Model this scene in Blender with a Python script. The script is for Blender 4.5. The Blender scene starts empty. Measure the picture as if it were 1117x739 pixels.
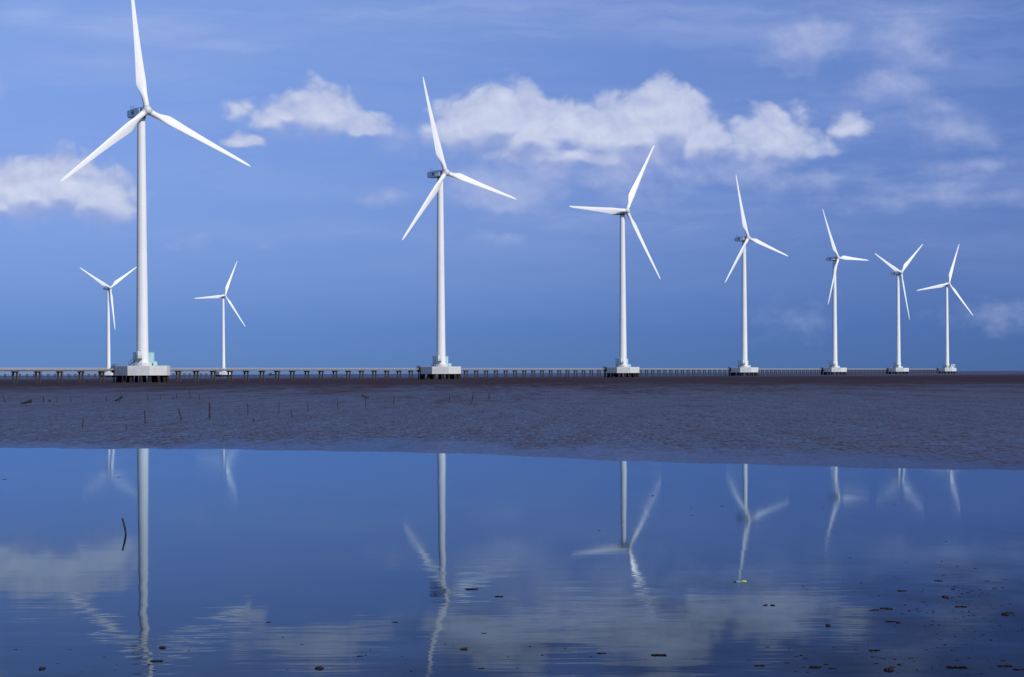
import bpy, bmesh, math, random
from mathutils import Vector, Matrix

# ------------------------------------------------------------------ camera
F = 2700.0                 # focal length in photo pixels (photo is 1117 wide)
ROLL = 5.3/1117
EYE = 2.35
scene = bpy.context.scene
cam_d = bpy.data.cameras.new('camera'); cam = bpy.data.objects.new('camera', cam_d)
scene.collection.objects.link(cam); scene.camera = cam
cam_d.sensor_width = 36; cam_d.lens = 36*F/1117
cam_d.shift_y = (407.35-369.5)/1117
cam_d.clip_start = 0.5; cam_d.clip_end = 90000
cam.location = (0, 0, EYE)
cam.rotation_euler = (math.pi/2, ROLL, 0)

SUN_AZ, SUN_EL = 43.0, 33.0        # degrees to the right of straight behind the camera, and up
sd = bpy.data.lights.new('sun', 'SUN'); sun = bpy.data.objects.new('sun', sd)
scene.collection.objects.link(sun)
sd.energy = 3.6; sd.angle = math.radians(0.53); sd.color = (1.0, 0.955, 0.88)
a, e = math.radians(SUN_AZ), math.radians(SUN_EL)
SUNV = Vector((math.sin(a)*math.cos(e), -math.cos(a)*math.cos(e), math.sin(e)))
sun.rotation_euler = SUNV.to_track_quat('Z', 'Y').to_euler()

vs = scene.view_settings
vs.view_transform = 'Standard'; vs.look = 'None'; vs.gamma = 1; vs.exposure = 0.0
vs.use_curve_mapping = False
scene.render.engine = 'CYCLES'
scene.cycles.max_bounces = 6

# ------------------------------------------------------------------ node helper
class N:
    """tiny expression builder over shader nodes"""
    def __init__(s, tree): s.t = tree; s.n = tree.nodes; s.l = tree.links
    def new(s, kind, **kw):
        n = s.n.new(kind)
        for k, v in kw.items(): setattr(n, k, v)
        return n
    def put(s, sock, v):
        if hasattr(v, 'is_linked') or isinstance(v, bpy.types.NodeSocket): s.l.new(v, sock)
        else: sock.default_value = v
    def m(s, op, *a, clamp=False):
        n = s.n.new('ShaderNodeMath'); n.operation = op; n.use_clamp = clamp
        for i, v in enumerate(a): s.put(n.inputs[i], v)
        return n.outputs[0]
    def add(s, *a):
        r = a[0]
        for b in a[1:]: r = s.m('ADD', r, b)
        return r
    def sub(s, x, y): return s.m('SUBTRACT', x, y)
    def mul(s, x, y): return s.m('MULTIPLY', x, y)
    def vec(s, x, y, z=0.0):
        n = s.n.new('ShaderNodeCombineXYZ')
        for i, v in enumerate((x, y, z)): s.put(n.inputs[i], v)
        return n.outputs[0]
    def xyz(s, v):
        n = s.n.new('ShaderNodeSeparateXYZ'); s.l.new(v, n.inputs[0]); return n.outputs
    def noise(s, v, scale=1.0, detail=2.0, rough=0.5, dist=0.0):
        n = s.n.new('ShaderNodeTexNoise'); s.l.new(v, n.inputs['Vector'])
        n.inputs['Scale'].default_value = scale; n.inputs['Detail'].default_value = detail
        n.inputs['Roughness'].default_value = rough; n.inputs['Distortion'].default_value = dist
        return n.outputs['Fac']
    def smooth(s, v, a, b, c=0.0, d=1.0, kind='SMOOTHSTEP'):
        n = s.n.new('ShaderNodeMapRange'); n.interpolation_type = kind
        s.put(n.inputs[0], v); s.put(n.inputs[1], a); s.put(n.inputs[2], b); s.put(n.inputs[3], c); s.put(n.inputs[4], d)
        return n.outputs[0]
    def mixc(s, f, a, b, mode='MIX'):
        n = s.n.new('ShaderNodeMix'); n.data_type = 'RGBA'; n.blend_type = mode
        s.put(n.inputs[0], f)
        for i, v in ((6, a), (7, b)):
            s.put(n.inputs[i], (*v, 1) if isinstance(v, tuple) and len(v) == 3 else v)
        return n.outputs[2]
    def ramp(s, v, stops):
        n = s.n.new('ShaderNodeValToRGB'); s.l.new(v, n.inputs[0]); e = n.color_ramp.elements
        e[0].position, e[0].color = stops[0][0], (*stops[0][1], 1)
        e[1].position, e[1].color = stops[-1][0], (*stops[-1][1], 1)
        for p, c in stops[1:-1]:
            q = e.new(p); q.color = (*c, 1)
        return n.outputs[0]

def lvl(px, py):
    """photo pixel -> level tangent-plane coordinates (right, up) in units of F"""
    u = px-558.5; v = 407.35-py
    return u+ROLL*v, v-ROLL*u
def ground(px, py, z=0.0):
    u, v = lvl(px, py); d = (EYE-z)*F/(-v)
    return Vector((u*d/F, d, z))

# ------------------------------------------------------------------ sky
world = bpy.data.worlds.new('World'); scene.world = world; world.use_nodes = True
wt = world.node_tree; wt.nodes.clear(); w = N(wt)
STR = 0.10
sky = w.new('ShaderNodeTexSky', sky_type='NISHITA', sun_disc=False)
sky.sun_elevation = e; sky.sun_rotation = math.radians(180-SUN_AZ)
sky.altitude = 0; sky.air_density = 1.0; sky.dust_density = 0.0; sky.ozone_density = 3.0
tc = w.new('ShaderNodeTexCoord').outputs['Generated']
X, Y, Z = w.xyz(tc)
U = w.mul(w.m('ARCTAN2', X, Y), F)                         # azimuth, in the photo's pixel pitch
V = w.mul(w.m('ARCSINE', w.m('ABSOLUTE', Z)), F)           # elevation
# clean tropical air: deeper blue low down, paler lilac veil higher up
tint = w.ramp(w.m('DIVIDE', V, 1600.0), [
    (0.0, (0.098, 0.220, 0.74)), (0.03, (0.120, 0.243, 0.78)), (0.10, (0.285, 0.378, 0.84)),
    (0.25, (0.53, 0.58, 0.94)), (0.45, (0.60, 0.66, 1.0)), (1.0, (0.8, 0.85, 1.0))])
# clearer, darker air towards the right of the view
side = w.smooth(U, -500.0, 650.0, 1.10, .76)
sidec = w.vec(side, w.m('POWER', side, .85), w.m('POWER', side, .5))
tint = w.mixc(1.0, tint, sidec, 'MULTIPLY')
air = w.mixc(1.0, sky.outputs[0], tint, 'MULTIPLY')

P = w.vec(w.mul(U, .01), w.mul(V, .013), 0.0)
wa = w.noise(w.vec(w.mul(U, .016), w.mul(V, .02), 3.1), 1, 3, .55)
wb = w.noise(w.vec(w.mul(U, .016), w.mul(V, .02), 9.7), 1, 3, .55)
Uw = w.add(U, w.mul(w.sub(wa, .5), 34.0)); Vw = w.add(V, w.mul(w.sub(wb, .5), 24.0))

def blob(px, py, rx, ry, k, uu, vv, under=1.0):
    cu, cv = lvl(px, py)
    dx = w.m('DIVIDE', w.sub(uu, cu), float(rx))
    dv = w.sub(vv, cv)
    dy = w.m('DIVIDE', dv, float(ry))
    if under != 1.0:                                       # flatter underside
        dy = w.m('MAXIMUM', dy, w.m('DIVIDE', dv, -float(ry*under)))
    r = w.m('SQRT', w.add(w.mul(dx, dx), w.mul(dy, dy)))
    return w.mul(w.sub(1.0, r), float(k)), dy
def union(lst, uu, vv, under):
    r = None
    for b in lst:
        q, _ = blob(*b, uu, vv, under)
        if r is None: r = q
        else:
            n = w.new('ShaderNodeMath', operation='SMOOTH_MAX'); w.put(n.inputs[0], r); w.put(n.inputs[1], q)
            n.inputs[2].default_value = .12; r = n.outputs[0]
    return r

CUMULUS = [  # x, y, half width, half height, strength (photo pixels)
    (512,145,60,50,1.0),(545,136,64,56,1.1),(582,150,66,50,1.05),(618,146,66,50,1.05),(655,150,68,54,1.05),(694,150,64,52,1.05),
    (726,138,70,60,1.2),(766,158,58,44,.9),(640,168,190,36,.8),
    (840,158,74,52,.8),(884,166,44,24,.5),(924,142,30,24,.66),(600,158,110,34,.8),
    (40,216,72,54,1.15),(72,212,60,50,1.1),(108,222,58,46,1.05),(0,226,52,38,.95),
    (350,130,60,44,.95),(322,128,40,30,.8),(300,136,40,26,.65),(396,142,46,22,.75),(266,158,28,16,.7),(272,122,30,20,.35)]
LOOSE = [
    (548,205,100,40,1.0),(690,188,120,30,.7),(650,198,46,22,.5),(422,216,44,16,.55),(700,205,90,26,.5),(590,186,120,30,.5),(885,196,96,24,.6),(820,190,90,26,.5),
    (876,54,68,38,.75),(968,98,62,26,.8),(985,52,60,58,.6),(1030,148,76,32,.65),(1000,130,90,22,.4),
    (1070,186,90,16,.55),(1010,218,190,22,.5),(162,218,34,18,.45),(190,268,28,14,.42),(286,266,22,11,.36),(216,267,22,11,.36),
    (0,100,26,26,.5),(552,262,60,14,.32),(880,350,70,28,.36),(1100,345,80,32,.32),(440,150,50,20,.4)]
VEIL = [(40,26,70,26,.5),(150,36,150,28,.55),(240,52,120,16,.35),(560,18,420,30,.38),(960,20,260,50,.34),(1060,205,220,40,.3),
        (700,245,300,26,.18),(120,80,160,30,.22)]
fb = w.noise(P, 2.0, 8, .55)
fb2 = w.noise(w.vec(w.add(w.mul(U, .01), .055), w.add(w.mul(V, .013), .11), 0.0), 2.0, 4, .5)
Ec = union(CUMULUS, Uw, Vw, .80)
El = union(LOOSE, Uw, Vw, 1.0)
def billow(du, dv):                                   # rounded heads with creases between them
    a_ = w.noise(w.vec(w.add(w.mul(Uw, .022), du), w.add(w.mul(Vw, .026), dv), 2.0), 1.0, 0, .5)
    b_ = w.noise(w.vec(w.add(w.mul(Uw, .055), du*2.5), w.add(w.mul(Vw, .062), dv*2.5), 8.0), 1.0, 1, .5)
    return w.add(w.m('ABSOLUTE', w.sub(w.mul(a_, 2.0), 1.0)), w.mul(w.m('ABSOLUTE', w.sub(w.mul(b_, 2.0), 1.0)), .55))
bl = billow(0.0, 0.0); bl2 = billow(.10, .20)
Eup = union(CUMULUS, Uw, w.add(Vw, 12.0), .80)
under = w.smooth(w.sub(Eup, Ec), -.05, .38)
dc = w.add(Ec, w.mul(w.sub(fb, .5), .50), w.mul(w.sub(bl, .34), .36))
ac = w.mul(w.mul(w.smooth(dc, .03, w.add(.38, w.mul(under, .45))), .93), w.sub(1.0, w.mul(under, .32)))
dl = w.add(El, w.mul(w.sub(fb, .5), 1.25))
al = w.mul(w.smooth(dl, .02, .85), .60)
st = w.noise(w.vec(w.mul(Uw, .0045), w.mul(Vw, .035), 5.0), 1.6, 6, .6)
Ev = union(VEIL, U, V, 1.0)
av = w.mul(w.smooth(w.add(Ev, w.mul(w.sub(st, .5), 1.1)), .0, .7), .36)
# haze bands everywhere, very faint
band = w.noise(w.vec(w.mul(Uw, .0022), w.mul(Vw, .016), 1.0), 1.5, 6, .6)
ab = w.mul(w.mul(w.smooth(band, .38, .75), w.smooth(V, 30.0, 230.0)), .36)
# cloud cover outside the part of sky the photograph looks at
far = w.noise(tc, 3.2, 7, .58)
outside = w.m('MAXIMUM', w.smooth(w.m('ABSOLUTE', U), 640.0, 900.0), w.smooth(V, 470.0, 800.0))
ao = w.mul(w.mul(w.smooth(far, .5, .72), outside), .35)

relief = w.m('ADD', w.add(w.mul(w.sub(fb, fb2), 1.5), w.mul(w.sub(bl, bl2), .7)), .5, clamp=True)
core = w.smooth(dc, .05, .95)
lit = w.m('ADD', w.mul(relief, .55), w.mul(core, .45), clamp=True)
# undersides greyer: compare how deep the cloud is just above and below
K = 1/STR
ccol = w.mixc(lit, (.36*K, .43*K, .70*K), (.68*K, .73*K, .88*K))
ccol = w.mixc(w.mul(under, .85), ccol, (.30*K, .36*K, .66*K))
lcol = w.mixc(relief, (.36*K, .43*K, .72*K), (.52*K, .58*K, .82*K))
col = w.mixc(ab, air, (.30*K, .40*K, .74*K))
col = w.mixc(av, col, (.44*K, .53*K, .84*K))
col = w.mixc(al, col, lcol)
col = w.mixc(ac, col, ccol)
col = w.mixc(ao, col, (.55*K, .60*K, .80*K))
bg = w.new('ShaderNodeBackground'); bg.inputs[1].default_value = STR
wt.links.new(col, bg.inputs[0])
wo = w.new('ShaderNodeOutputWorld'); wt.links.new(bg.outputs[0], wo.inputs[0])

# ------------------------------------------------------------------ materials
def mat(name):
    m = bpy.data.materials.new(name); m.use_nodes = True
    t = m.node_tree; b = t.nodes['Principled BSDF']; return m, N(t), b
def simple(name, col, rough=.6, var=.12, scale=2.0, metal=0.0, bump=0.0, streak=None):
    m, n, b = mat(name)
    tc = n.new('ShaderNodeTexCoord').outputs['Object']
    f = n.noise(tc, scale, 6, .6)
    lo = tuple(c*(1-var) for c in col); hi = tuple(min(1, c*(1+var)) for c in col)
    c = n.mixc(n.smooth(f, .3, .7), lo, hi)
    if streak:                                            # streaks running down
        sx, sy, sz = n.xyz(tc)
        s = n.noise(n.vec(n.mul(sx, 3.0), n.mul(sy, 3.0), n.mul(sz, .12)), 1.0, 4, .6)
        c = n.mixc(n.mul(n.smooth(s, .52, .75), streak[1]), c, streak[0])
    n.l.new(c, b.inputs['Base Color']); b.inputs['Roughness'].default_value = rough
    b.inputs['Metallic'].default_value = metal
    if bump:
        bn = n.new('ShaderNodeBump'); bn.inputs['Distance'].default_value = bump
        n.l.new(n.noise(tc, scale*3, 5, .6), bn.inputs['Height']); n.l.new(bn.outputs[0], b.inputs['Normal'])
    return m
M = {
 'tower': simple('tower_paint', (.76, .77, .765), .38, .03, .15, streak=((.62, .62, .58), .35)),
 'blade': simple('blade_gelcoat', (.82, .83, .83), .33, .02, .2),
 'nacelle': simple('nacelle_shell', (.76, .86, .90), .42, .05, .8, streak=((.42, .45, .46), .4)),
 'hub': simple('hub_casting', (.60, .62, .62), .5, .08, 1.2),
 'concrete': simple('cast_concrete', (.56, .57, .56), .85, .10, .7, bump=.01, streak=((.36, .35, .32), .5)),
 'pedestal': simple('pale_concrete', (.55, .58, .57), .8, .08, 1.3),
 'pile': simple('pile_with_glints', (.014, .009, .007), .92, .4, 1.6, streak=((.045, .02, .009), .8)),  # brown streaks paint thin sunlit glints onto the near-black piles
 'kiosk': simple('cyan_cabinet_paint', (.44, .66, .70), .45, .05, .8),
 'steel': simple('dark_steel', (.05, .055, .06), .5, .2, 3),
 'deck': simple('bridge_concrete', (.22, .205, .19), .9, .22, .6, streak=((.14, .11, .09), .7)),
 'rail': simple('pale_rail', (.40, .40, .40), .7, .12, 2),
 'pier': simple('wet_pier_concrete', (.05, .046, .046), .9, .35, 1.2, streak=((.14, .125, .115), .6)),
 'white': simple('white_metal', (.75, .76, .76), .5, .04, 2),
 'glass': simple('dark_glass', (.03, .035, .04), .1, .1, 2),
 'logo': simple('blue_logo', (.03, .06, .22), .5, .05, 4),
 'wood': simple('wet_wood', (.014, .010, .009), .7, .4, 14, bump=.004),
 'olive': simple('algae_wood', (.04, .04, .02), .7, .3, 14),
 'clod': simple('mud_clod', (.007, .005, .004), .85, .5, 30, bump=.006),
 'redclod': simple('red_clod', (.022, .008, .006), .75, .4, 40, bump=.004),
 'weed': simple('brown_weed', (.014, .009, .006), .85, .5, 30, bump=.004),
 'plastic': simple('yellow_green_plastic', (.42, .50, .05), .4, .15, 20),
 'clear': simple('pale_plastic', (.30, .42, .48), .25, .1, 20),
 'hull': simple('dark_hull', (.03, .035, .05), .6, .2, 1),
}

# ------------------------------------------------------------------ object helpers
COL = scene.collection
def link(o, parent=None):
    COL.objects.link(o)
    if parent: o.parent = parent
    return o
def mesh_obj(name, bm, m, parent=None, smooth=False, loc=None):
    me = bpy.data.meshes.new(name); bmesh.ops.recalc_face_normals(bm, faces=bm.faces[:])
    bm.to_mesh(me); bm.free(); me.materials.append(M[m] if isinstance(m, str) else m)
    if smooth: me.shade_smooth(); me.set_sharp_from_angle(angle=math.radians(35))
    o = bpy.data.objects.new(name, me)
    if loc is not None: o.location = loc
    return link(o, parent)
def thing(name, label, cat, loc=(0, 0, 0), group=None):
    o = bpy.data.objects.new(name, None); o.empty_display_size = .5; o.location = loc
    tag(o, label, cat, group); return link(o)
def tag(o, label=None, cat=None, group=None, kind=None):
    if label: o['label'] = label
    if cat: o['category'] = cat
    if group: o['group'] = group
    if kind: o['kind'] = kind
    return o
def box(bm, x0, x1, y0, y1, z0, z1, bev=0.0, mx=None):
    r = bmesh.ops.create_cube(bm, size=1)
    vs_ = r['verts']
    for v in vs_:
        v.co = Vector(((x0+x1)/2+v.co.x*(x1-x0), (y0+y1)/2+v.co.y*(y1-y0), (z0+z1)/2+v.co.z*(z1-z0)))
    if bev:
        es = list({e_ for v in vs_ for e_ in v.link_edges})
        rr = bmesh.ops.bevel(bm, geom=es, offset=bev, segments=2, affect='EDGES')
        vs_ = list({v for f_ in rr['faces'] for v in f_.verts})
    if mx is not None: bmesh.ops.transform(bm, matrix=mx, verts=vs_)
def tube(bm, p, q, r0, r1=None, seg=10, caps=True):
    p, q = Vector(p), Vector(q); r1 = r0 if r1 is None else r1
    d = (q-p).normalized(); s = d.orthogonal().normalized(); t = d.cross(s)
    A, B = [], []
    for i in range(seg):
        a_ = 2*math.pi*i/seg; c = math.cos(a_)*s+math.sin(a_)*t
        A.append(bm.verts.new(p+c*r0)); B.append(bm.verts.new(q+c*r1))
    for i in range(seg):
        bm.faces.new((A[i], A[(i+1) % seg], B[(i+1) % seg], B[i]))
    if caps: bm.faces.new(A[::-1]); bm.faces.new(B)
def lathe(bm, prof, seg=48, axis='Z'):
    rings = []
    for (r, h) in prof:
        ring = []
        for i in range(seg):
            a_ = 2*math.pi*i/seg
            c = Vector((math.cos(a_)*r, math.sin(a_)*r, h))
            if axis == 'X': c = Vector((h, c.x, c.y))
            ring.append(bm.verts.new(c))
        rings.append(ring)
    for A, B in zip(rings, rings[1:]):
        for i in range(seg): bm.faces.new((A[i], A[(i+1) % seg], B[(i+1) % seg], B[i]))
    bm.faces.new(rings[0][::-1]); bm.faces.new(rings[-1])
def new(): return bmesh.new()

# ------------------------------------------------------------------ sea, pool
def water_sea():
    m, n, b = mat('silty_sea')
    g = n.new('ShaderNodeNewGeometry').outputs['Position']
    x, y, z = n.xyz(g)
    def nz(sx, sy, sc, det=3, ro=.6, seed=0.0):
        return n.noise(n.vec(n.mul(x, sx), n.mul(y, sy), seed), sc, det, ro)
    # wide streaks of silt and rougher water: long across the view, deep in distance
    s0 = nz(.10, .011, 1.0, 3, .6, 12.0)
    s1 = nz(.6, .055, 1.0, 3, .65, 2.0)
    s2 = nz(2.5, .42, 1.0, 3, .65, 7.0)
    s3 = nz(7.0, 1.7, 1.0, 2, .65, 17.0)
    yy = n.add(y, n.mul(n.sub(s0, .5), 260.0), n.mul(n.sub(s1, .5), 200.0), n.mul(n.sub(s2, .5), 160.0))
    far_ = n.smooth(yy, 140.0, 620.0)
    rough_ = n.add(n.mul(n.mul(n.sub(s0, .5), far_), 1.6), n.mul(n.sub(s1, .5), n.add(.55, n.mul(far_, 1.6))), n.mul(n.sub(s2, .5), 1.2), n.mul(n.sub(s3, .5), 2.2))
    silt = n.smooth(rough_, -.4, .4)
    c1 = n.mixc(silt, (.016, .011, .015), (.048, .028, .029))
    c2 = n.mixc(silt, (.010, .006, .009), (.052, .023, .019))
    base = n.mixc(far_, c1, c2)
    # calm film of water along the edge of the pool
    ye = n.add(77.0, n.mul(n.m('MAXIMUM', n.add(x, 2.0), 0.0), -1.25))
    shore = n.smooth(n.add(n.sub(y, ye), n.mul(n.sub(s1, .5), 26.0), n.mul(n.sub(s2, .5), 16.0)), 17.0, 1.0)
    # share of sky mirrored by the wavelets, less where the chop is steep
    f0 = n.add(.275, n.mul(far_, -.20), n.mul(shore, .11), n.mul(n.smooth(y, 900.0, 2200.0), .22))
    fac = n.m('MULTIPLY', f0, n.add(1.0, n.mul(n.mul(rough_, -2.0), n.sub(1.0, n.mul(shore, .7)))), clamp=True)
    h1 = nz(1.0, .7, .9, 3, .55, 0.0)
    h2 = nz(1.0, .7, 3.6, 3, .6, 4.0)
    h = n.add(n.mul(h1, .20), n.mul(h2, .06))
    bn = n.new('ShaderNodeBump'); bn.inputs['Distance'].default_value = .5; bn.inputs['Strength'].default_value = .3
    n.l.new(h, bn.inputs['Height'])
    df = n.new('ShaderNodeBsdfDiffuse'); gl = n.new('ShaderNodeBsdfGlossy'); mx = n.new('ShaderNodeMixShader')
    n.l.new(base, df.inputs['Color']); n.l.new(n.sub(.42, n.mul(shore, .2)), gl.inputs['Roughness'])
    gl.inputs['Color'].default_value = (.58, .74, .93, 1)
    n.l.new(bn.outputs[0], gl.inputs['Normal']); n.l.new(bn.outputs[0], df.inputs['Normal'])
    n.l.new(fac, mx.inputs[0]); n.l.new(df.outputs[0], mx.inputs[1]); n.l.new(gl.outputs[0], mx.inputs[2])
    n.l.new(mx.outputs[0], n.n['Material Output'].inputs['Surface'])
    bm = new()
    R = 60000
    ys = [-400, 40, 90, 200, 600, 2000, 8000, R]
    rows = [[bm.verts.new((xx, yy, 0)) for xx in (-R, -2000, -300, 0, 300, 2000, R)] for yy in ys]
    for A, B in zip(rows, rows[1:]):
        for i in range(len(A)-1): bm.faces.new((A[i], A[i+1], B[i+1], B[i]))
    o = mesh_obj('sea', bm, m); tag(o, kind='structure')
water_sea()

def pool():
    m, n, b = mat('calm_pool')
    g = n.new('ShaderNodeNewGeometry').outputs['Position']
    x, y, z = n.xyz(g)
    bed = n.noise(g, .35, 6, .6)
    c = n.mixc(n.smooth(bed, .35, .65), (.006, .008, .018), (.014, .012, .020))
    def nz(sx, sy, sc, det=2, ro=.5, seed=0.0):
        return n.noise(n.vec(n.mul(x, sx), n.mul(y, sy), seed), sc, det, ro)
    big = nz(1.0, .35, .22, 1, .4, 1.0)          # slow undulation of the film of water
    mid = nz(.30, 1.0, 1.2, 3, .55, 5.0)           # ripples
    fine = nz(.5, 1.0, 4.5, 2, .5, 9.0)
    patch = n.smooth(nz(1.0, .35, .35, 3, .55, 3.0), .38, .66)
    near = n.add(n.mul(n.smooth(y, 36.0, 19.0), n.add(n.mul(patch, 1.1), .12)), n.mul(patch, .12), .03)
    h = n.add(n.mul(y, -.0012), n.mul(big, .0065), n.mul(n.mul(mid, near), .0046), n.mul(n.mul(fine, near), .0007))
    bn = n.new('ShaderNodeBump'); bn.inputs['Distance'].default_value = 1.0
    n.l.new(h, bn.inputs['Height']); 
    df = n.new('ShaderNodeBsdfDiffuse'); gl = n.new('ShaderNodeBsdfGlossy'); mx = n.new('ShaderNodeMixShader'); fr = n.new('ShaderNodeFresnel')
    fr.inputs[0].default_value = 1.20; n.l.new(bn.outputs[0], fr.inputs[1]); n.l.new(bn.outputs[0], gl.inputs['Normal'])
    n.l.new(c, df.inputs['Color']); n.l.new(n.add(n.smooth(y, 22.0, 60.0, .016, .038), n.mul(patch, .02)), gl.inputs['Roughness']); gl.inputs['Color'].default_value = (.66, .83, 1.0, 1)
    # thin wet mud shows through towards the near right corner
    mud = n.smooth(n.add(n.mul(n.sub(n.noise(n.vec(n.mul(x, .9), n.mul(y, .45), 30.0), 1.0, 5, .6), .5), 2.2), n.mul(n.sub(x, .5), .13), n.mul(n.sub(26.0, y), .09)), -.1, 1.3)
    n.l.new(n.mul(n.m('POWER', fr.outputs[0], 1.65), n.sub(1.0, n.mul(mud, .5))), mx.inputs[0]); n.l.new(df.outputs[0], mx.inputs[1]); n.l.new(gl.outputs[0], mx.inputs[2])
    n.l.new(mx.outputs[0], n.n['Material Output'].inputs['Surface'])
    bm = new(); rnd = random.Random(4)
    edge = [(-300, 486), (0, 488.5), (200, 490.5), (400, 492.5), (500, 495.5), (600, 499.5), (700, 503.5), (800, 507), (900, 509.5), (1000, 511.5), (1117, 514), (1500, 520)]
    pts = []
    for (xa, ya), (xb, yb) in zip(edge, edge[1:]):
        k = 24
        for i in range(k):
            t = i/k; px = xa+(xb-xa)*t; py = ya+(yb-ya)*t
            py += .5*math.sin(px*.021)+.35*math.sin(px*.067+1)+rnd.uniform(-.3, .3)
            p = ground(px, py); p.z = .004; pts.append(p)
    top = [bm.verts.new(p) for p in pts]
    mid_ = [bm.verts.new((p.x*.75, 40, .004)) for p in pts]
    bot = [bm.verts.new((p.x*.75, -40, .004)) for p in pts]
    for A, B in ((top, mid_), (mid_, bot)):
        for i in range(len(A)-1): bm.faces.new((A[i], A[i+1], B[i+1], B[i]))
    o = mesh_obj('tidal_pool', bm, m); tag(o, kind='structure')
pool()

# ------------------------------------------------------------------ wind turbines
RB = 40.7
def blade_bm():
    bm = new(); rings = []; n = 28
    st_ = [0.9, 1.5, 2.3, 3.2, 4.4, 5.8, 7.2, 8.6, 10.2, 12.5, 15.5, 19, 23, 27, 31, 34.5, 37.5, 39.4, 40.3, RB]
    def chord(r):
        tab = [(0, 1.9), (2.3, 1.9), (4.4, 2.25), (6.4, 2.95), (8.4, 3.35), (10.5, 3.2), (15, 2.65), (21, 2.1), (28, 1.6), (34, 1.2), (38, .9), (39.8, .6), (40.4, .34), (RB+.1, .08)]
        for (a_, c0), (b_, c1) in zip(tab, tab[1:]):
            if a_ <= r <= b_: return c0+(c1-c0)*(r-a_)/(b_-a_)
    for r in st_:
        c = chord(r); s = min(1, max(0, (r-2.0)/6.5)); s = s*s*(3-2*s)
        tw = math.radians(17*(1-min(1, r/RB))**1.6+1.5)
        ring = []
        for i in range(n):
            th = 2*math.pi*i/n
            xx = .5*(1+math.cos(th))                              # 0 leading .. 1 trailing
            t = (.28-.14*min(1, r/RB))
            yt = 5*t*(.2969*math.sqrt(xx)-.126*xx-.3516*xx**2+.2843*xx**3-.1015*xx**4)*c
            foil = Vector(((yt if th < math.pi else -yt*.75), (.30-xx)*c))
            circ = Vector((.95*math.sin(th), -.95*math.cos(th)))
            circ = Vector((abs(circ.x) if th < math.pi else -abs(circ.x), -.95*math.cos(th)))
            q = circ.lerp(foil, s)
            # twist turns the leading edge (+y) into the wind (+x)
            xr = q.x*math.cos(tw)+q.y*math.sin(tw); yr = -q.x*math.sin(tw)+q.y*math.cos(tw)
            bend = 1.5*(r/RB)**1.6
            ring.append(bm.verts.new((xr+bend, yr, r)))
        rings.append(ring)
    for A, B in zip(rings, rings[1:]):
        for i in range(n): bm.faces.new((A[i], A[(i+1) % n], B[(i+1) % n], B[i]))
    bm.faces.new(rings[0][::-1]); bm.faces.new(rings[-1]); return bm

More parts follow.
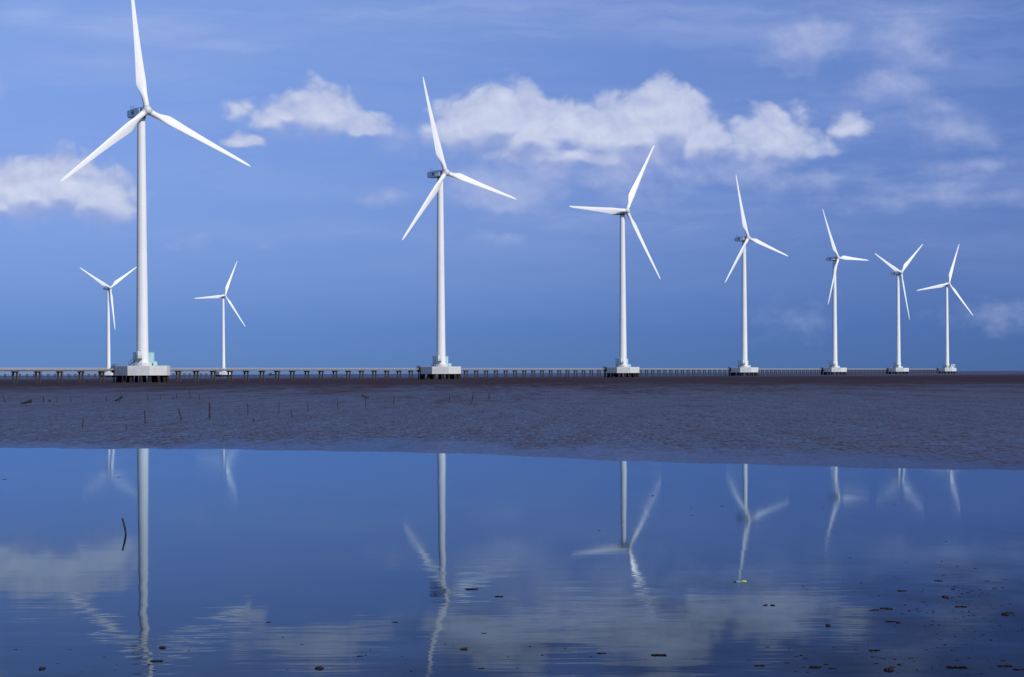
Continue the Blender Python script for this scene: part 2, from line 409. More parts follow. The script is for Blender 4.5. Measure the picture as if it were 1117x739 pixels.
ZP = 5.25      # top of the concrete platform
ZHUB = 85.75
def make_turbine():
    root = thing('wind_turbine', 'white wind turbine', 'wind turbine', group='white wind turbines standing in the sea')
    bm = new()
    prof = [(1.97, ZP+1.0)]
    zs = [ZP+1.0, 30, 56, ZHUB-1.9]
    def rad(z): return 1.95+(1.27-1.95)*(z-zs[0])/(zs[3]-zs[0])
    prof = [(rad(zs[0])+.16, zs[0]), (rad(zs[0])+.16, zs[0]+.25), (rad(zs[0]), zs[0]+.26)]
    for zf in (zs[1], zs[2]):
        prof += [(rad(zf-.12), zf-.12), (rad(zf)+.035, zf-.1), (rad(zf)+.035, zf+.1), (rad(zf+.12), zf+.12)]
    prof += [(rad(zs[3]), zs[3])]
    lathe(bm, prof, 64)
    tw = mesh_obj('tower', bm, 'tower', root, True)
    # door with frame, on the camera side
    bm = new()
    R0 = 1.9; X0 = -.55
    box(bm, X0-.48, X0+.48, -R0-.12, -R0+.2, ZP+2.35, ZP+4.5, .05)
    dr = mesh_obj('door', bm, 'white', tw)
    bm = new()
    for sx in (-.56, .56): box(bm, X0+sx-.05, X0+sx+.05, -R0-.18, -R0+.2, ZP+2.3, ZP+4.5)
    for i in range(10):
        a0 = math.pi*i/10; a1 = math.pi*(i+1)/10
        tube(bm, (X0+.56*math.cos(a0), -R0-.08, ZP+4.5+.5*math.sin(a0)), (X0+.56*math.cos(a1), -R0-.08, ZP+4.5+.5*math.sin(a1)), .055, seg=6)
    mesh_obj('door_frame', bm, 'nacelle', dr)
    # landing and stair running down to the left
    bm = new()
    box(bm, X0-.85, X0+.85, -R0-1.5, -R0+.02, ZP+2.1, ZP+2.25)
    for k in range(9):
        xx = X0-.85-.28*(k+1); zz = ZP+2.1-.235*(k+.6)
        box(bm, xx, xx+.3, -R0-1.4, -R0-.5, zz-.05, zz)
    for yy in (-R0-1.42, -R0-.46):
        tube(bm, (X0-.85, yy, ZP+2.1), (X0-3.4, yy, ZP+.05), .07, seg=6)
        tube(bm, (X0-.85, yy, ZP+3.15), (X0-3.4, yy, ZP+1.05), .035, seg=6)
        for k in range(4):
            t = k/3; tube(bm, (X0-.85-2.55*t, yy, ZP+2.1-2.05*t), (X0-.85-2.55*t, yy, ZP+3.15-2.1*t), .03, seg=6)
    for xx in (X0-.8, X0, X0+.8):
        tube(bm, (xx, -R0-1.45, ZP+.01), (xx, -R0-1.45, ZP+3.2), .035, seg=6)
    tube(bm, (X0-.8, -R0-1.45, ZP+3.2), (X0+.8, -R0-1.45, ZP+3.2), .035, seg=6)
    tube(bm, (X0-.8, -R0-1.45, ZP+2.7), (X0+.8, -R0-1.45, ZP+2.7), .03, seg=6)
    mesh_obj('stair', bm, 'steel', root)
    # nacelle, local +x looks into the wind
    bm = new()
    secs = [(1.55, 1.2, -1.1, 1.15), (1.0, 1.45, -1.4, 1.35), (-1.5, 1.6, -1.45, 1.45), (-4.6, 1.5, -1.35, 1.42), (-5.9, 1.4, -1.2, 1.35), (-6.5, 1.25, -.95, 1.25)]
    rings = []
    for (xx, hw, z0, z1) in secs:
        ring = []; rc = .38
        for (cy, cz, a0) in ((hw-rc, z1-rc, 0), (-hw+rc, z1-rc, 90), (-hw+rc, z0+rc, 180), (hw-rc, z0+rc, 270)):
            for k in range(4):
                a_ = math.radians(a0+30*k); ring.append(bm.verts.new((xx, cy+rc*math.cos(a_), cz+rc*math.sin(a_))))
        rings.append(ring)
    for A, B in zip(rings, rings[1:]):
        for i in range(16): bm.faces.new((A[i], A[(i+1) % 16], B[(i+1) % 16], B[i]))
    bm.faces.new(rings[0]); bm.faces.new(rings[-1])
    na = mesh_obj('nacelle', bm, 'nacelle', root, False)
    for s in (-1, 1):
        bm = new(); yy = s*1.605; k = 28
        for i in range(k):
            a0, a1 = 2*math.pi*i/k, 2*math.pi*(i+1)/k
            tube(bm, (-2.5+.68*math.cos(a0), yy, .1+.68*math.sin(a0)), (-2.5+.68*math.cos(a1), yy, .1+.68*math.sin(a1)), .07, seg=6)
        tube(bm, (-3.1, yy, .1), (-1.9, yy, .1), .05, seg=5)
        for cx in (-.2, .2):
            for i in range(12):
                a0, a1 = .5+4.6*i/12, .5+4.6*(i+1)/12
                tube(bm, (-2.5+cx+.19*math.cos(a0), yy, .1+.3*math.sin(a0)), (-2.5+cx+.19*math.cos(a1), yy, .1+.3*math.sin(a1)), .055, seg=5)
        mesh_obj('logo', bm, 'logo', na)
    bm = new()
    tube(bm, (-5.2, .5, 1.3), (-5.2, .5, 3.1), .05, seg=6); tube(bm, (-5.2, -.5, 1.3), (-5.2, -.5, 2.5), .04, seg=6)
    tube(bm, (-5.2, .5, 2.4), (-5.2, -.5, 2.4), .04, seg=6); tube(bm, (-5.2, -.5, 2.45), (-5.2, -.5, 2.8), .09, seg=8)
    mesh_obj('weather_mast', bm, 'steel', na)
    bm = new(); lathe(bm, [(1.32, -2.05), (1.38, -2.0), (1.38, -1.5), (1.2, -1.4)], 32)
    mesh_obj('yaw_bearing', bm, 'steel', na)
    bm = new(); lathe(bm, [(1.0, 1.5), (1.12, 1.6), (1.12, 2.25), (.9, 2.3)], 32, 'X')
    mesh_obj('rotor_bearing', bm, 'steel', na)
    # rotor about (3.4,0,0)
    bm = new()
    lathe(bm, [(1.1, -1.2), (1.3, -1.1), (1.4, -.6), (1.4, .5), (1.25, 1.0), (.9, 1.4), (.45, 1.6), (.06, 1.66)], 40, 'X')
    for k in range(3):
        a_ = math.radians(120*k); d = Vector((0, -math.sin(a_), math.cos(a_)))
        tube(bm, d*.8, d*1.5, 1.06, 1.02, 32)
        tube(bm, d*1.5, d*1.6, 1.08, 1.08, 32)
    hb = mesh_obj('hub', bm, 'hub', root, True)
    bl = [mesh_obj('blade', blade_bm(), 'blade', root, True)]
    for k in (1, 2):
        o = bl[0].copy(); link(o, root); bl.append(o)
    return root
def pose_rotor(root, yaw, ph):
    Rz = Matrix.Translation((0, 0, ZHUB)) @ Matrix.Rotation(math.radians(yaw-90), 4, 'Z') @ Matrix.Rotation(math.radians(-4), 4, 'Y')
    k = 0
    for c in root.children:
        nm = c.name.split('.')[0]
        if nm == 'nacelle': c.matrix_local = Rz
        elif nm == 'hub':
            c.matrix_local = Rz @ Matrix.Translation((3.4, 0, 0)) @ Matrix.Rotation(math.radians(-ph), 4, 'X')
        elif nm == 'blade':
            c.matrix_local = Rz @ Matrix.Translation((3.4, 0, 0)) @ Matrix.Rotation(math.radians(-ph-120*k), 4, 'X'); k += 1
def copy_tree(o, parent=None):
    c = o.copy(); COL.objects.link(c); c.parent = parent
    for ch in list(o.children): copy_tree(ch, c)
    return c

def make_foundation():
    root = thing('turbine_foundation', 'x', 'foundation', group='octagonal concrete turbine foundations')
    bm = new()
    def octo(r, z): return [bm.verts.new((r*math.cos(math.radians(22.5+45*i)), r*math.sin(math.radians(22.5+45*i)), z)) for i in range(8)]
    rr = [octo(9.0, 2.2), octo(9.0, 5.17), octo(8.92, ZP)]
    for A, B in zip(rr, rr[1:]):
        for i in range(8): bm.faces.new((A[i], A[(i+1) % 8], B[(i+1) % 8], B[i]))
    bm.faces.new(rr[0][::-1]); bm.faces.new(rr[-1])
    mesh_obj('platform', bm, 'concrete', root)
    bm = new(); lathe(bm, [(2.95, ZP-.3), (2.95, ZP+.75), (2.8, ZP+.998), (.5, ZP+.998)], 48)
    mesh_obj('pedestal', bm, 'pedestal', root)
    rnd = random.Random(3); first = None
    for (n, r, off) in ((16, 7.6, 3), (8, 4.4, 10)):
        for i in range(n):
            a_ = math.radians(off+360*i/n+rnd.uniform(-3, 3)); c, s = math.cos(a_), math.sin(a_)
            if first is None:
                bm = new(); tube(bm, (0, 0, 2.3), (.75, 0, -3), .52, .52, 16)
                first = mesh_obj('pile', bm, 'pile', root, True); o = first
            else: o = first.copy(); link(o, root)
            o.location = (r*c, r*s, 0); o.rotation_euler = (0, 0, a_)
    return root

def make_kiosk():
    root = thing('transformer_kiosk', 'x', 'transformer kiosk', group='cyan transformer kiosks on the foundations')
    bm = new(); box(bm, -3.25, 3.25, -1.2, 1.2, ZP+.25, ZP+4.15, .06); mesh_obj('cabinet', bm, 'kiosk', root)
    bm = new(); box(bm, -3.3, 3.3, -1.25, 1.25, ZP+4.15, ZP+4.35, .04); mesh_obj('roof', bm, 'kiosk', root)
    bm = new(); box(bm, -3.1, 3.1, -1.05, 1.05, ZP-.05, ZP+.25); mesh_obj('plinth', bm, 'concrete', root)
    dm = None
    for x in (-2.4, -.8, .8, 2.4):
        if dm is None:
            bm = new(); box(bm, -.7, .7, -1.235, -1.19, ZP+.5, ZP+3.8, .015); dm = mesh_obj('door', bm, 'kiosk', root); o = dm
        else: o = dm.copy(); link(o, root)
        o.location.x = x
    lv = None
    for dr in [c for c in root.children if c.name.split('.')[0] == 'door']:
        if lv is None:
            bm = new(); box(bm, -.45, .45, -1.245, -1.23, ZP+2.9, ZP+3.6)
            for k in range(6): box(bm, -.45, .45, -1.262, -1.243, ZP+2.95+.11*k, ZP+3.0+.11*k)
            lv = mesh_obj('louvre', bm, 'kiosk', dr)
        else: link(lv.copy(), dr)
    return root
def make_small():
    root = thing('switch_cabinet', 'x', 'switch cabinet', group='low cyan switch cabinets on the foundations')
    bm = new(); box(bm, -.62, .62, -.5, .5, ZP+.1, ZP+1.35, .04); mesh_obj('cabinet', bm, 'kiosk', root)
    bm = new(); box(bm, -.55, .55, -.45, .45, ZP-.03, ZP+.1); mesh_obj('plinth', bm, 'concrete', root)
    bm = new(); box(bm, -.5, .5, -.525, -.5, ZP+.2, ZP+1.25, .01); mesh_obj('door', bm, 'kiosk', root)
    return root

T = [ # X, Y, yaw, phase, label, where
 (-117.2, 785, 39.8, 113.5, 'nearest and tallest white wind turbine at left, top blade tip touching the top edge',
  'under the nearest and tallest turbine at left'),
 (-29.6, 1032, 45.1, 103.7, 'second largest white wind turbine, left of centre, upper blade leaning left before the big cloud',
  'under the second largest turbine left of centre'),
 (57.4, 1280, 39.8, 30.7, 'white wind turbine right of centre with one blade pointing level to the left',
  'under the centre-right turbine with a blade pointing left'),
 (145.2, 1546, 47.7, 104.9, 'fourth white wind turbine of the front row, lower blade swung left of its tower',
  'under the fourth turbine of the front row'),
 (237.9, 1824, 51.0, 90.9, 'white wind turbine third from the right, one blade pointing level to the right',
  'under the front row turbine third from right'),
 (327.2, 2096, 45.0, 51.9, 'white wind turbine second from the right with its blades in a Y shape',
  'under the front row turbine second from right'),
 (415.7, 2365, 28.5, 19.8, 'rightmost and farthest white wind turbine at the end of the front row',
  'under the rightmost and farthest front row turbine'),
 (-386.6, 2372, 46.6, 57.2, 'small far white Y-bladed wind turbine just left of the nearest tower',
  'under the small far Y-bladed turbine at left'),
 (-305.4, 2620, 42.1, 24.7, 'small far white wind turbine standing alone right of the nearest tower',
  'under the small far turbine at left centre')]
turb = make_turbine(); fnd = make_foundation(); kio = make_kiosk(); sml = make_small()
for i, (x, y, yaw, ph, la, lb) in enumerate(T):
    t = turb if i == 0 else copy_tree(turb)
    f = fnd if i == 0 else copy_tree(fnd)
    k = kio if i == 0 else copy_tree(kio)
    s = sml if i == 0 else copy_tree(sml)
    for o in (t, f): o.location = (x, y, 0)
    k.location = (x-.35, y+5.3, 0); s.location = (x+3.6, y+3.2, 0)
    t['label'] = la
    f['label'] = 'grey octagonal concrete foundation on dark piles '+lb
    k['label'] = 'pale cyan transformer kiosk '+lb
    s['label'] = 'low cyan switch cabinet '+lb
POSES = T
for o in [o for o in scene.objects if o.name.split('.')[0] == 'wind_turbine']:
    for (x, y, yaw, ph, la, lb) in T:
        if o['label'] == la: pose_rotor(o, yaw, ph)

# cabin on the last platform
cx, cy = T[6][0]+5.0, T[6][1]-3.5
root = thing('white_cabin', 'small white cabin on the rightmost platform, right of its tower', 'cabin', (cx, cy, 0))
bm = new(); box(bm, -1.7, 1.7, -1.2, 1.2, ZP+.25, ZP+3.2, .05); mesh_obj('cabin_body', bm, 'white', root)
bm = new(); box(bm, -2.1, 2.1, -1.5, 1.5, ZP+3.2, ZP+3.6, .05); mesh_obj('roof', bm, 'white', root)
bm = new(); box(bm, -1.2, -.3, -1.23, -1.19, ZP+1.5, ZP+2.6); mesh_obj('window', bm, 'glass', root)
bm = new(); box(bm, .4, 1.2, -1.23, -1.19, ZP+.4, ZP+2.5); mesh_obj('door', bm, 'steel', root)
bm = new(); box(bm, -1.6, 1.6, -1.1, 1.1, ZP-.05, ZP+.25); mesh_obj('plinth', bm, 'concrete', root)

# ------------------------------------------------------------------ access bridges
def pier_mesh():
    bm = new()
    for s in (-.62, .62):
        box(bm, -.24, .24, s-.24, s+.24, -2.5, 3.2, .03)
    box(bm, -.45, .45, -1.15, 1.15, 3.2, 3.62, .04)
    return bm
PIER = None
def bridge(A, B, label, first_skip=.5, gate=True):
    global PIER
    A, B = Vector((*A, 0)), Vector((*B, 0)); D = B-A; L = D.length; ang = math.atan2(D.y, D.x)
    root = thing('access_bridge', label, 'bridge', A, 'low concrete bridges linking the turbines'); root.rotation_euler.z = ang
    bm = new(); box(bm, 0.01, L-.01, -1.15, 1.15, 4.02, 4.2)
    for s in (-.85, 0, .85): box(bm, .02, L-.02, s-.2, s+.2, 3.62, 4.019)
    mesh_obj('deck', bm, 'deck', root)
    for s in (-1, 1):
        bm = new()
        box(bm, .02, L-.02, s*1.25-.1, s*1.25+.1, 4.08, 4.42)
        k = int(L/2.6)
        for i in range(k):
            xx = 1+i*(L-2)/(k-1); box(bm, xx-.05, xx+.05, s*1.25-.05, s*1.25+.05, 4.42, 4.68)
        box(bm, .02, L-.02, s*1.25-.04, s*1.25+.04, 4.68, 4.74)
        mesh_obj('railing', bm, 'rail', root)
    n = round(L/13.1)
    for i in range(n):
        if PIER is None:
            PIER = mesh_obj('pier', pier_mesh(), 'pier', root); o = PIER
        else: o = PIER.copy(); link(o, root)
        o.location = ((i+first_skip)*L/n, 0, 0)
    return root
def off(p, a, b, r=10.9):
    d = Vector((b[0]-a[0], b[1]-a[1])).normalized(); nrm = Vector((-d.y, d.x)); return Vector(p[:2])+nrm*r
row = [Vector(t[:2]) for t in T[:7]]; rear = [Vector(t[:2]) for t in T[7:9]]
pts = [off(row[i], row[max(0, i-1)], row[min(6, i+1)]) for i in range(7)]
d0 = (row[1]-row[0]).normalized()
start = pts[0]-d0*196.5
names = ['access bridge from the left edge of the view to the nearest turbine', 'access bridge between the nearest and the second turbine',
 'access bridge between the second and third turbine of the front row', 'access bridge between the third and fourth turbine of the front row',
 'access bridge between the fourth and fifth turbine of the front row', 'access bridge between the fifth and sixth turbine, near the right',
 'access bridge between the last two turbines on the right']
seq = [start]+pts
for i in range(7):
    bridge(seq[i], seq[i+1], 'low grey concrete '+names[i])
rp = [off(p, rear[0], rear[1]) for p in rear]; dr = (rear[1]-rear[0]).normalized()
bridge(rp[0]-dr*380, rp[0], 'distant pale access bridge reaching the far Y-bladed turbine from the left')
bridge(rp[0], rp[1], 'distant pale access bridge between the two small far turbines')

# gated ramps from bridge to platform
def make_ramp():
    root = thing('platform_gangway', 'x', 'gangway', group='dark gated gangways at the foundations')
    bm = new()      # local x runs from bridge (0) to platform
    A = [(-1.0, 4.3), (.4, 5.1), (1.9, 5.3), (1.9, 4.2), (1.2, 3.0), (.2, 3.1), (-1.0, 3.8)]
    for sgn in (1,):
        f1 = [bm.verts.new((x, -1.3, z)) for x, z in A]; f2 = [bm.verts.new((x, 1.3, z)) for x, z in A]
        bm.faces.new(f1); bm.faces.new(f2[::-1])
        for i in range(7): bm.faces.new((f1[i], f1[(i+1) % 7], f2[(i+1) % 7], f2[i]))
    mesh_obj('ramp', bm, 'steel', root)
    bm = new()
    for y in (-1.3, -.65, 0, .65, 1.3): tube(bm, (.2, y, 4.4), (.2, y, 5.7), .07, seg=6)
    for z in (4.9, 5.3, 5.7): tube(bm, (.2, -1.4, z), (.2, 1.4, z), .06, seg=6)
    for k in range(7):      # fan of spikes each side
        a_ = math.radians(-60+20*k)
        for sg in (-1, 1): tube(bm, (.2, sg*1.3, 4.7), (.2, sg*(1.3+.8*math.cos(a_)), 4.7+.8*math.sin(a_)), .05, seg=5)
    mesh_obj('gate', bm, 'steel', root)
    bm = new()
    for s in (-.9, .9): tube(bm, (.6, s, 3.3), (.6, s, -2.5), .22, seg=10)
    mesh_obj('leg', bm, 'pier', root)
    return root
ramp = make_ramp()
for i, t in enumerate(T):
    o = ramp if i == 0 else copy_tree(ramp)
    c = Vector(t[:2]); p = pts[i] if i < 7 else rp[i-7]
    d = (c-p).normalized(); q = p+d*.6
    o.location = (q.x, q.y, 0); o.rotation_euler.z = math.atan2(d.y, d.x)
    o['label'] = 'dark gated gangway onto the foundation '+t[5]

# ------------------------------------------------------------------ distant boat
u, v = lvl(297, 408.3); d = 5200.0
root = thing('distant_boat', 'tiny dark boat on the horizon seen under the bridge, right of the lone far turbine', 'boat', (u*d/F, d, 0))
bm = new()
rings = []
for xx, hw, zb in ((-9, 1.6, 1.2), (-6, 2.6, 0), (0, 2.8, 0), (6, 2.4, 0), (10, .2, 1.5)):
    zt = 2.6+.012*(xx+3)**2*.6
    rings.append([bm.verts.new(p) for p in ((xx, -hw, zt), (xx, -hw*.7, zb-.3), (xx, hw*.7, zb-.3), (xx, hw, zt))])
for A, B in zip(rings, rings[1:]):
    for i in range(4): bm.faces.new((A[i], A[(i+1) % 4], B[(i+1) % 4], B[i]))
bm.faces.new(rings[0]); bm.faces.new(rings[-1])
mesh_obj('hull', bm, 'hull', root)
bm = new(); box(bm, -6, -1, -1.6, 1.6, 2.7, 5.2, .1); mesh_obj('wheelhouse', bm, 'hull', root)
bm = new(); tube(bm, (1.5, 0, 2.6), (1.5, 0, 8), .12, seg=6); mesh_obj('mast', bm, 'hull', root)

# ------------------------------------------------------------------ stakes in the shallows
def stick(name, pts, r, m, label, cat, group=None, taper=.6):
    bm = new(); rnd = random.Random(len(label)*7+int(pts[0].x*10))
    n = len(pts)
    P_ = []
    for i in range(n-1):
        for k in range(4):
            t = k/4; q = pts[i].lerp(pts[i+1], t)
            if 0 < i*4+k: q = q+Vector((rnd.uniform(-.2, .2)*r, rnd.uniform(-.2, .2)*r, 0))
            P_.append(q)
    P_.append(pts[-1]); rings = []; N_ = len(P_); sg = 8
    base = P_[0].copy()
    for i, q in enumerate(P_):
        d = (P_[min(i+1, N_-1)]-P_[max(i-1, 0)]).normalized()
        s_ = d.cross(Vector((0, 1, 0))); s_ = s_.normalized() if s_.length > .1 else Vector((1, 0, 0)); t_ = d.cross(s_)
        rr_ = r*(1-(1-taper)*i/(N_-1))*rnd.uniform(.88, 1.12)
        rings.append([bm.verts.new(q-base+(math.cos(2*math.pi*j/sg)*s_+math.sin(2*math.pi*j/sg)*t_)*rr_) for j in range(sg)])
    for A, B in zip(rings, rings[1:]):
        for j in range(sg): bm.faces.new((A[j], A[(j+1) % sg], B[(j+1) % sg], B[j]))
    bm.faces.new(rings[0][::-1]); bm.faces.new(rings[-1])
    o = mesh_obj(name, bm, m, None, True, base); return tag(o, label, cat, group)
def above(px, py, d):
    u, v = lvl(px, py); return Vector((u*d/F, d, EYE+v*d/F))
STK = [ # top x,y  base x,y  thickness px  label
 (3.2,431.7,5.7,440.1,1.0,'thin stake leaning left, leftmost of all the stakes in the sea'),
 (47,432.2,47.6,438.9,1.4,'short dark stake standing just right of the leftmost log'),
 (62.2,432.2,62.5,439.4,.8,'thin pale stake right of a short dark one, left of the first bridge pier pair'),
 (76.8,433.5,77.5,438.9,.9,'short thin stake midway between the two slanted logs on the left'),
 (115.6,432.2,116.2,437.3,1.1,'very short stake just left of the slanted log before the nearest tower'),
 (161.2,430,161.4,437,1.9,'stubby olive post in the sea just right of the nearest tower'),
 (175.2,430,175.3,436.2,1.1,'short stake between the stubby olive post and the tall leaning stake'),
 (188.4,433,188.4,435.8,.9,'tiny stump of a stake left of the tall leaning stake'),
 (192.5,429,192.7,434.7,.8,'short thin stake standing above the tall leaning stake'),
 (206.2,425,207.3,435.2,.9,'thin stake rising left of the thick upright stake, its tip near the brown band'),
 (217.6,429.4,217.6,435.8,.7,'faint thin stake just left of the thick upright stake'),
 (90.7,456.8,90.1,467,1.2,'stake close to the pool in the left part, left of the nearest tower'),
 (157.6,447,158.3,462.1,1.5,'tall stake standing in line below the nearest tower'),
 (194.3,445,198.4,458.6,1.7,'tall stake leaning left, between the nearest tower and the thick upright stake'),
 (228.6,439,228.6,456.5,2.0,'thickest tall upright dark stake, below the lone far turbine'),
 (270.2,440.6,270.3,453,1.0,'thin upright stake right of the thickest stake'),
 (276.5,456.2,276.6,459.5,1.7,'short dark stump nearest the pool, right of the thickest stake'),
 (304.2,439,304.2,451.3,.9,'thin upright stake midway between the nearest and the second tower'),
 (317.5,447.6,318,455.2,.8,'low hooked stick right of a thin upright stake, mid left'),
 (335.6,438,335.6,449,.8,'thin pale upright stake in the middle of the left half'),
 (367.4,433.2,368.9,446.6,.9,'slightly leaning thin stake left of the log perched on a stick'),
 (429.6,431.5,429.6,441.8,.9,'thin upright stake right of the log perched on a stick'),
 (490.2,429.8,490.3,439,.8,'thin stake just right of the second tower'),
 (533.8,429.4,533.2,435.8,1.1,'small bent stick right of the curved stake, near the centre')]
for (tx, ty, bx, by, th, la) in STK:
    g = ground(bx, by); d = g.y
    b0 = g.copy(); b0.z = -.35
    t = above(tx, ty, d)
    stick('stake', [b0, g, g.lerp(t, .55)+Vector((.01*d/F*20, 0, 0)), t], th*.62*d/F, 'olive' if 'olive' in la else 'wood', la, 'stake', 'wooden stakes in the shallow sea')
g = ground(513.2, 440.5); d = g.y
stick('stake', [g-Vector((0, 0, .3)), g, above(515.3, 436.5, d), above(516.1, 431, d), above(515.8, 427.2, d)], .55*d/F, 'wood', 'curved stake bending right at its foot, right of the second tower', 'stake', 'wooden stakes in the shallow sea')
g = ground(138.8, 468.4); d = g.y
stick('stake', [g-Vector((0, 0, .3)), g, above(137.6, 466.8, d), above(138.6, 464.4, d)], .6*d/F, 'wood', 'small crooked stick near the pool, left below the nearest tower', 'stake', 'wooden stakes in the shallow sea')
# slanted logs
def log(x0, y0, x1, y1, by, th, la, prop=None):
    d = ground(x0, by).y
    a_, b_ = above(x0, y0, d), above(x1, y1, d)
    root = stick('driftwood_log', [a_, a_.lerp(b_, .5)+Vector((0, 0, -.2*th*d/F)), b_], th*.5*d/F, 'wood', la, 'driftwood log', taper=1.5)
    if prop:
        px, pt, pb = prop; q = ground(px, pb); q2 = above(px, pt, q.y)
        bm = new(); tube(bm, q-Vector((0, 0, .3))-root.location, q2-root.location, .5*d/F, .4*d/F, 8)
        mesh_obj('prop_stick', bm, 'wood', root)
log(22.2, 440.6, 34.6, 437.2, 441, 2.0, 'dark slanted log lying low in the sea at the far left', (33.3, 437, 440.4))
log(125.3, 437.6, 133.5, 433.0, 438, 1.9, 'dark slanted log rising to the right, left below the nearest foundation', (130.2, 435, 440.2))
log(52.6, 438.0, 55.2, 436.6, 438.2, 1.5, 'short stub of dark wood between two thin stakes at the left')
log(402.6, 434.2, 394.9, 431.2, 444, 1.8, 'dark log perched on a thin stick, left of the second tower', (398.6, 433, 444.4))

# bent stick in the pool (its lower half is the reflection)
g = ground(137.6, 583); d = g.y
stick('bent_stick', [g-Vector((-.02, 0, .1)), g, above(135.9, 575, d), above(133.6, 565.2, d)], 1.25*d/F, 'wood', 'dark stick poking out of the calm pool at the left, leaning left', 'stick', taper=.8)

# ------------------------------------------------------------------ clods, weed, litter on the pool
def clod_bm(seed, flat, lumps=4):
    rnd = random.Random(seed); bm = new()
    for i in range(lumps):
        r = bmesh.ops.create_icosphere(bm, subdivisions=2, radius=rnd.uniform(.22, .5))
        dx, dy = rnd.uniform(-.45, .45), rnd.uniform(-.5, .5)
        for v in r['verts']:
            nz = 1+.28*math.sin(v.co.x*11+seed+i)+.22*math.sin(v.co.y*13+2*seed)+.2*math.sin(v.co.z*9+i)
            v.co = Vector((v.co.x*nz+dx, v.co.y*nz*1.4+dy*1.4, max(-.1, v.co.z*nz*flat+.05*flat)))
    return bm
def weed_bm(seed):
    rnd = random.Random(seed); bm = new()
    tube(bm, (-.55, 0, .01), (.6, .1, .01), .07, .04, 6)
    for i in range(26):
        x = rnd.uniform(-.5, .5); y = rnd.gauss(0, .06); r = rnd.uniform(.02, .07)
        q = Vector((x, y, rnd.uniform(.0, .03))); a_ = rnd.uniform(-.5, .5)
        tube(bm, q, q+Vector((rnd.uniform(.05, .25)*math.cos(a_), rnd.uniform(-.5, .5), rnd.uniform(0, .05))), r, r*.4, 6)
    return bm
proto = {}
def get(kind, seed):
    k = (kind, seed)
    if k not in proto:
        bm = clod_bm(seed, .22, 4) if kind == 'clod' else clod_bm(seed, .7, 3) if kind == 'stone' else weed_bm(seed)
        me = bpy.data.meshes.new(kind); bmesh.ops.recalc_face_normals(bm, faces=bm.faces[:]); bm.to_mesh(me); bm.free(); me.shade_smooth()
        me.materials.append(M['weed' if kind == 'weed' else 'clod']); proto[k] = me
    return proto[k]
NM = {'clod': ('mud_clod', 'mud clod'), 'stone': ('small_stone', 'stone'), 'weed': ('weed_tuft', 'weed')}
def speck(kind, px, py, wpx, label, group, seed, rot=0.0):
    g = ground(px, py); s = wpx*g.y/F*(.8 if kind == 'weed' else .85)
    o = bpy.data.objects.new(NM[kind][0], get(kind, seed)); link(o)
    o.location = (g.x, g.y, .005); o.scale = (s, s*1.0, s); o.rotation_euler.z = rot
    return tag(o, label, NM[kind][1], group)
def zc(x, y): return 880+x/4.713, 620+y/4.713
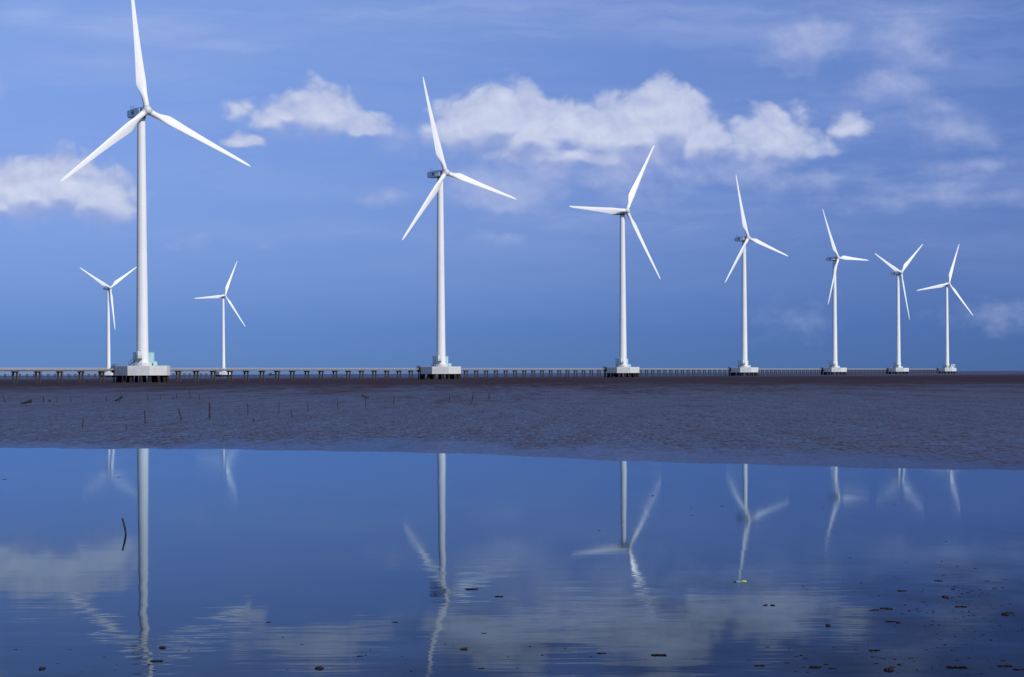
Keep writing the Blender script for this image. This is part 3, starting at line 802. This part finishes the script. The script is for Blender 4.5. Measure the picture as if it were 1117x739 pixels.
BIG = [ # kind, px, py, width, label
 ('stone', *zc(418, 528), 8, 'round dark stone at the bottom edge, lower right'),
 ('weed', *zc(765, 512), 23, 'long dark strand of brown weed at the bottom right'),
 ('weed', *zc(1015, 506), 16, 'brown weed strip near the bottom right corner, just above another one'),
 ('weed', *zc(1090, 524), 14, 'weed patch cut by the bottom right corner'),
 ('weed', *zc(40, 513), 14, 'brown weed patch left of the round stone at the bottom'),
 ('weed', *zc(130, 517), 9, 'small weed tuft beside a larger patch, left of the round stone'),
 ('stone', *zc(713, 150), 6.5, 'dark lump in the pool at right, biggest of those above the scattered clods'),
 ('stone', *zc(114, 297), 5.5, 'round dark lump at the left end of the right-hand scatter'),
 ('clod', *zc(345, 218), 7.5, 'flat dark clod left of a lighter brown one in the right scatter'),
 ('clod', *zc(412, 210), 9, 'lighter brown clod right of a dark flat one in the right scatter'),
 ('weed', *zc(430, 277), 12, 'weed tuft ending in a dark lump, middle of the right scatter'),
 ('stone', *zc(470, 282), 4.5, 'dark lump at the right end of a weed tuft'),
 ('weed', *zc(788, 200), 13, 'flat dark weed strip right of the scatter'),
 ('weed', *zc(488, 119), 11, 'thin brown weed strip at the top of the right scatter'),
 ('clod', *zc(678, 67), 6, 'single dark clod farthest up in the right scatter'),
 ('stone', *zc(1017, 240), 6, 'dark lump beside a small brown clod at the right edge'),
 ('clod', *zc(1050, 231), 7, 'brown clod just right of a dark lump at the right edge'),
 ('weed', *zc(345, 425), 13, 'dark broken weed tuft above the round stone'),
 ('stone', 505.5, 709, 5.5, 'upright reddish dark stone at bottom centre right of the wavy blade reflection'),
 ('weed', 525, 730, 8, 'small weed patch at bottom centre, below the reddish stone'),
 ('stone', 347.5, 730, 7, 'reddish round stone at the bottom, left of centre'),
 ('weed', 718, 715.5, 18, 'brown weed patch near the bottom, right of the centre'),
 ('weed', 828, 727, 12, 'brown weed patch near the bottom between centre and right corner'),
 ('weed', 656, 713.5, 11, 'pale brown weed strip near the bottom, left of a larger brown patch'),
 ('weed', 890, 728, 14, 'brown weed at the bottom, left of the right-hand patches'),
 ('stone', 176.5, 707.5, 5.5, 'dark lump right beside the reflected tower of the nearest turbine'),
 ('weed', 170, 722, 15, 'tangle of dark twigs beside the reflected tower near the bottom'),
 ('stone', 47.5, 730, 6.5, 'reddish round stone near the bottom left corner'),
 ('weed', 392.5, 716.5, 8, 'thin dark weed strip at the bottom, left of centre'),
 ('clod', 431.2, 679.5, 4.5, 'lone dark clod left of the wavy blade reflection'),
 ('weed', 514, 643.5, 14, 'thin dark twig lying right of the hub reflection of the second turbine'),
 ('weed', 544, 651.5, 10, 'second thin twig farther right of the hub reflection'),
 ('clod', 293.3, 679.5, 4.2, 'lone dark clod right of the splintered blade reflection'),
 ('stone', 834.5, 661, 3.4, 'left one of two dark dots side by side below the yellow-green litter'),
 ('stone', 842.8, 661, 3.4, 'right one of two dark dots side by side below the yellow-green litter'),
 ('clod', 128.5, 521, 3, 'tiny dark clod near the far shore of the pool, left'),
 ('clod', 5, 523.5, 4, 'tiny dark clod at the left edge near the far shore of the pool'),
]
for i, (k, px, py, wd, la) in enumerate(BIG):
    o = speck(k, px, py, wd, la, None, 20+i % 5)
    if 'red' in la:
        o.data = o.data.copy(); o.data.materials[0] = M['redclod']
R_ = random.Random(11)
def inside(x, y): return 0 <= x <= 1117 and y <= 739
reg = [ # count, sampler, size, label, group
 (92, lambda: (R_.triangular(905, 1117, 1060), R_.gauss(664, 24)), (1.2, 3.4), 'small dark mud clod among the scatter in the pool at lower right', 'mud clods scattered at the lower right'),
 (90, lambda: (R_.triangular(850, 1117, 1100), R_.uniform(628, 737)), (.8, 1.9), 'very fine dark speck of mud in the lower right of the pool', 'mud specks in the lower right'),
 (30, lambda: (R_.uniform(860, 1117), R_.uniform(700, 737)), (1.6, 4.4), 'small dark clod in the bottom right strip of the pool', 'mud clods along the bottom right edge'),
 (14, lambda: (R_.uniform(500, 860), R_.uniform(690, 736)), (1.4, 4.0), 'small dark clod near the bottom of the pool, right of centre', 'mud clods along the bottom, right of centre'),
 (9, lambda: (R_.uniform(300, 500), R_.uniform(695, 737)), (1.3, 3.0), 'small dark clod near the bottom of the pool, left of centre', 'mud clods along the bottom, left of centre'),
 (18, lambda: (R_.uniform(5, 225), R_.uniform(700, 737)), (1.3, 3.2), 'small dark clod near the bottom left of the pool', 'mud clods along the bottom left'),
 (14, lambda: (R_.uniform(620, 1117), R_.uniform(540, 630)), (1.3, 2.6), 'tiny dark speck of mud on the open pool to the right', 'mud specks on the open pool'),
]
for (n, f_, (a0, a1), la, gr) in reg:
    k = 0
    while k < n:
        px, py = f_()
        if not inside(px, py) or py < 525: continue
        kind = R_.choices(('clod', 'stone', 'weed'), (5, 1.5, 2.2))[0]
        la_ = la if kind != 'weed' else la.replace('mud clod', 'weed tuft').replace('dark clod', 'weed tuft').replace('dark speck of mud', 'weed tuft')
        la_ = la_ if kind != 'stone' else la_.replace('mud clod', 'pebble').replace('dark clod', 'dark pebble').replace('dark speck of mud', 'dark pebble')
        gr_ = gr if kind == 'clod' else gr.replace('mud clods', 'weed tufts' if kind == 'weed' else 'pebbles').replace('mud specks', 'weed tufts' if kind == 'weed' else 'pebbles')
        wd = R_.uniform(a0, a1)*(1.7 if kind == 'weed' else .75 if kind == 'stone' else 1)
        speck(kind, px, py, wd, la_, gr_, R_.choice((1, 2, 3, 4, 5)), R_.uniform(-.4, .4)); k += 1
# floating plastic litter
g = ground(809, 635); s = g.y/F
root = thing('plastic_bottle', 'yellow-green and clear plastic litter floating in the pool, centre right', 'litter', g)
bm = new(); lathe(bm, [(.5*s, 3*s), (1.1*s, 3.2*s), (1.3*s, 4*s), (1.3*s, 7*s), (1.0*s, 8*s), (.3*s, 8.2*s)], 16, 'X')
mesh_obj('cap_end', bm, 'plastic', root, True, (-3*s, 0, .4*s))
bm = new(); lathe(bm, [(.5*s, -4*s), (.9*s, -3*s), (.9*s, 0), (1.0*s, 2.6*s), (.5*s, 2.99*s)], 16, 'X')
mesh_obj('bottle_body', bm, 'clear', root, True, (-3*s, 0, .1*s))
speck('stone', 801, 635.3, 2.4, 'tiny dark lump just left of the yellow-green litter', None, 2)
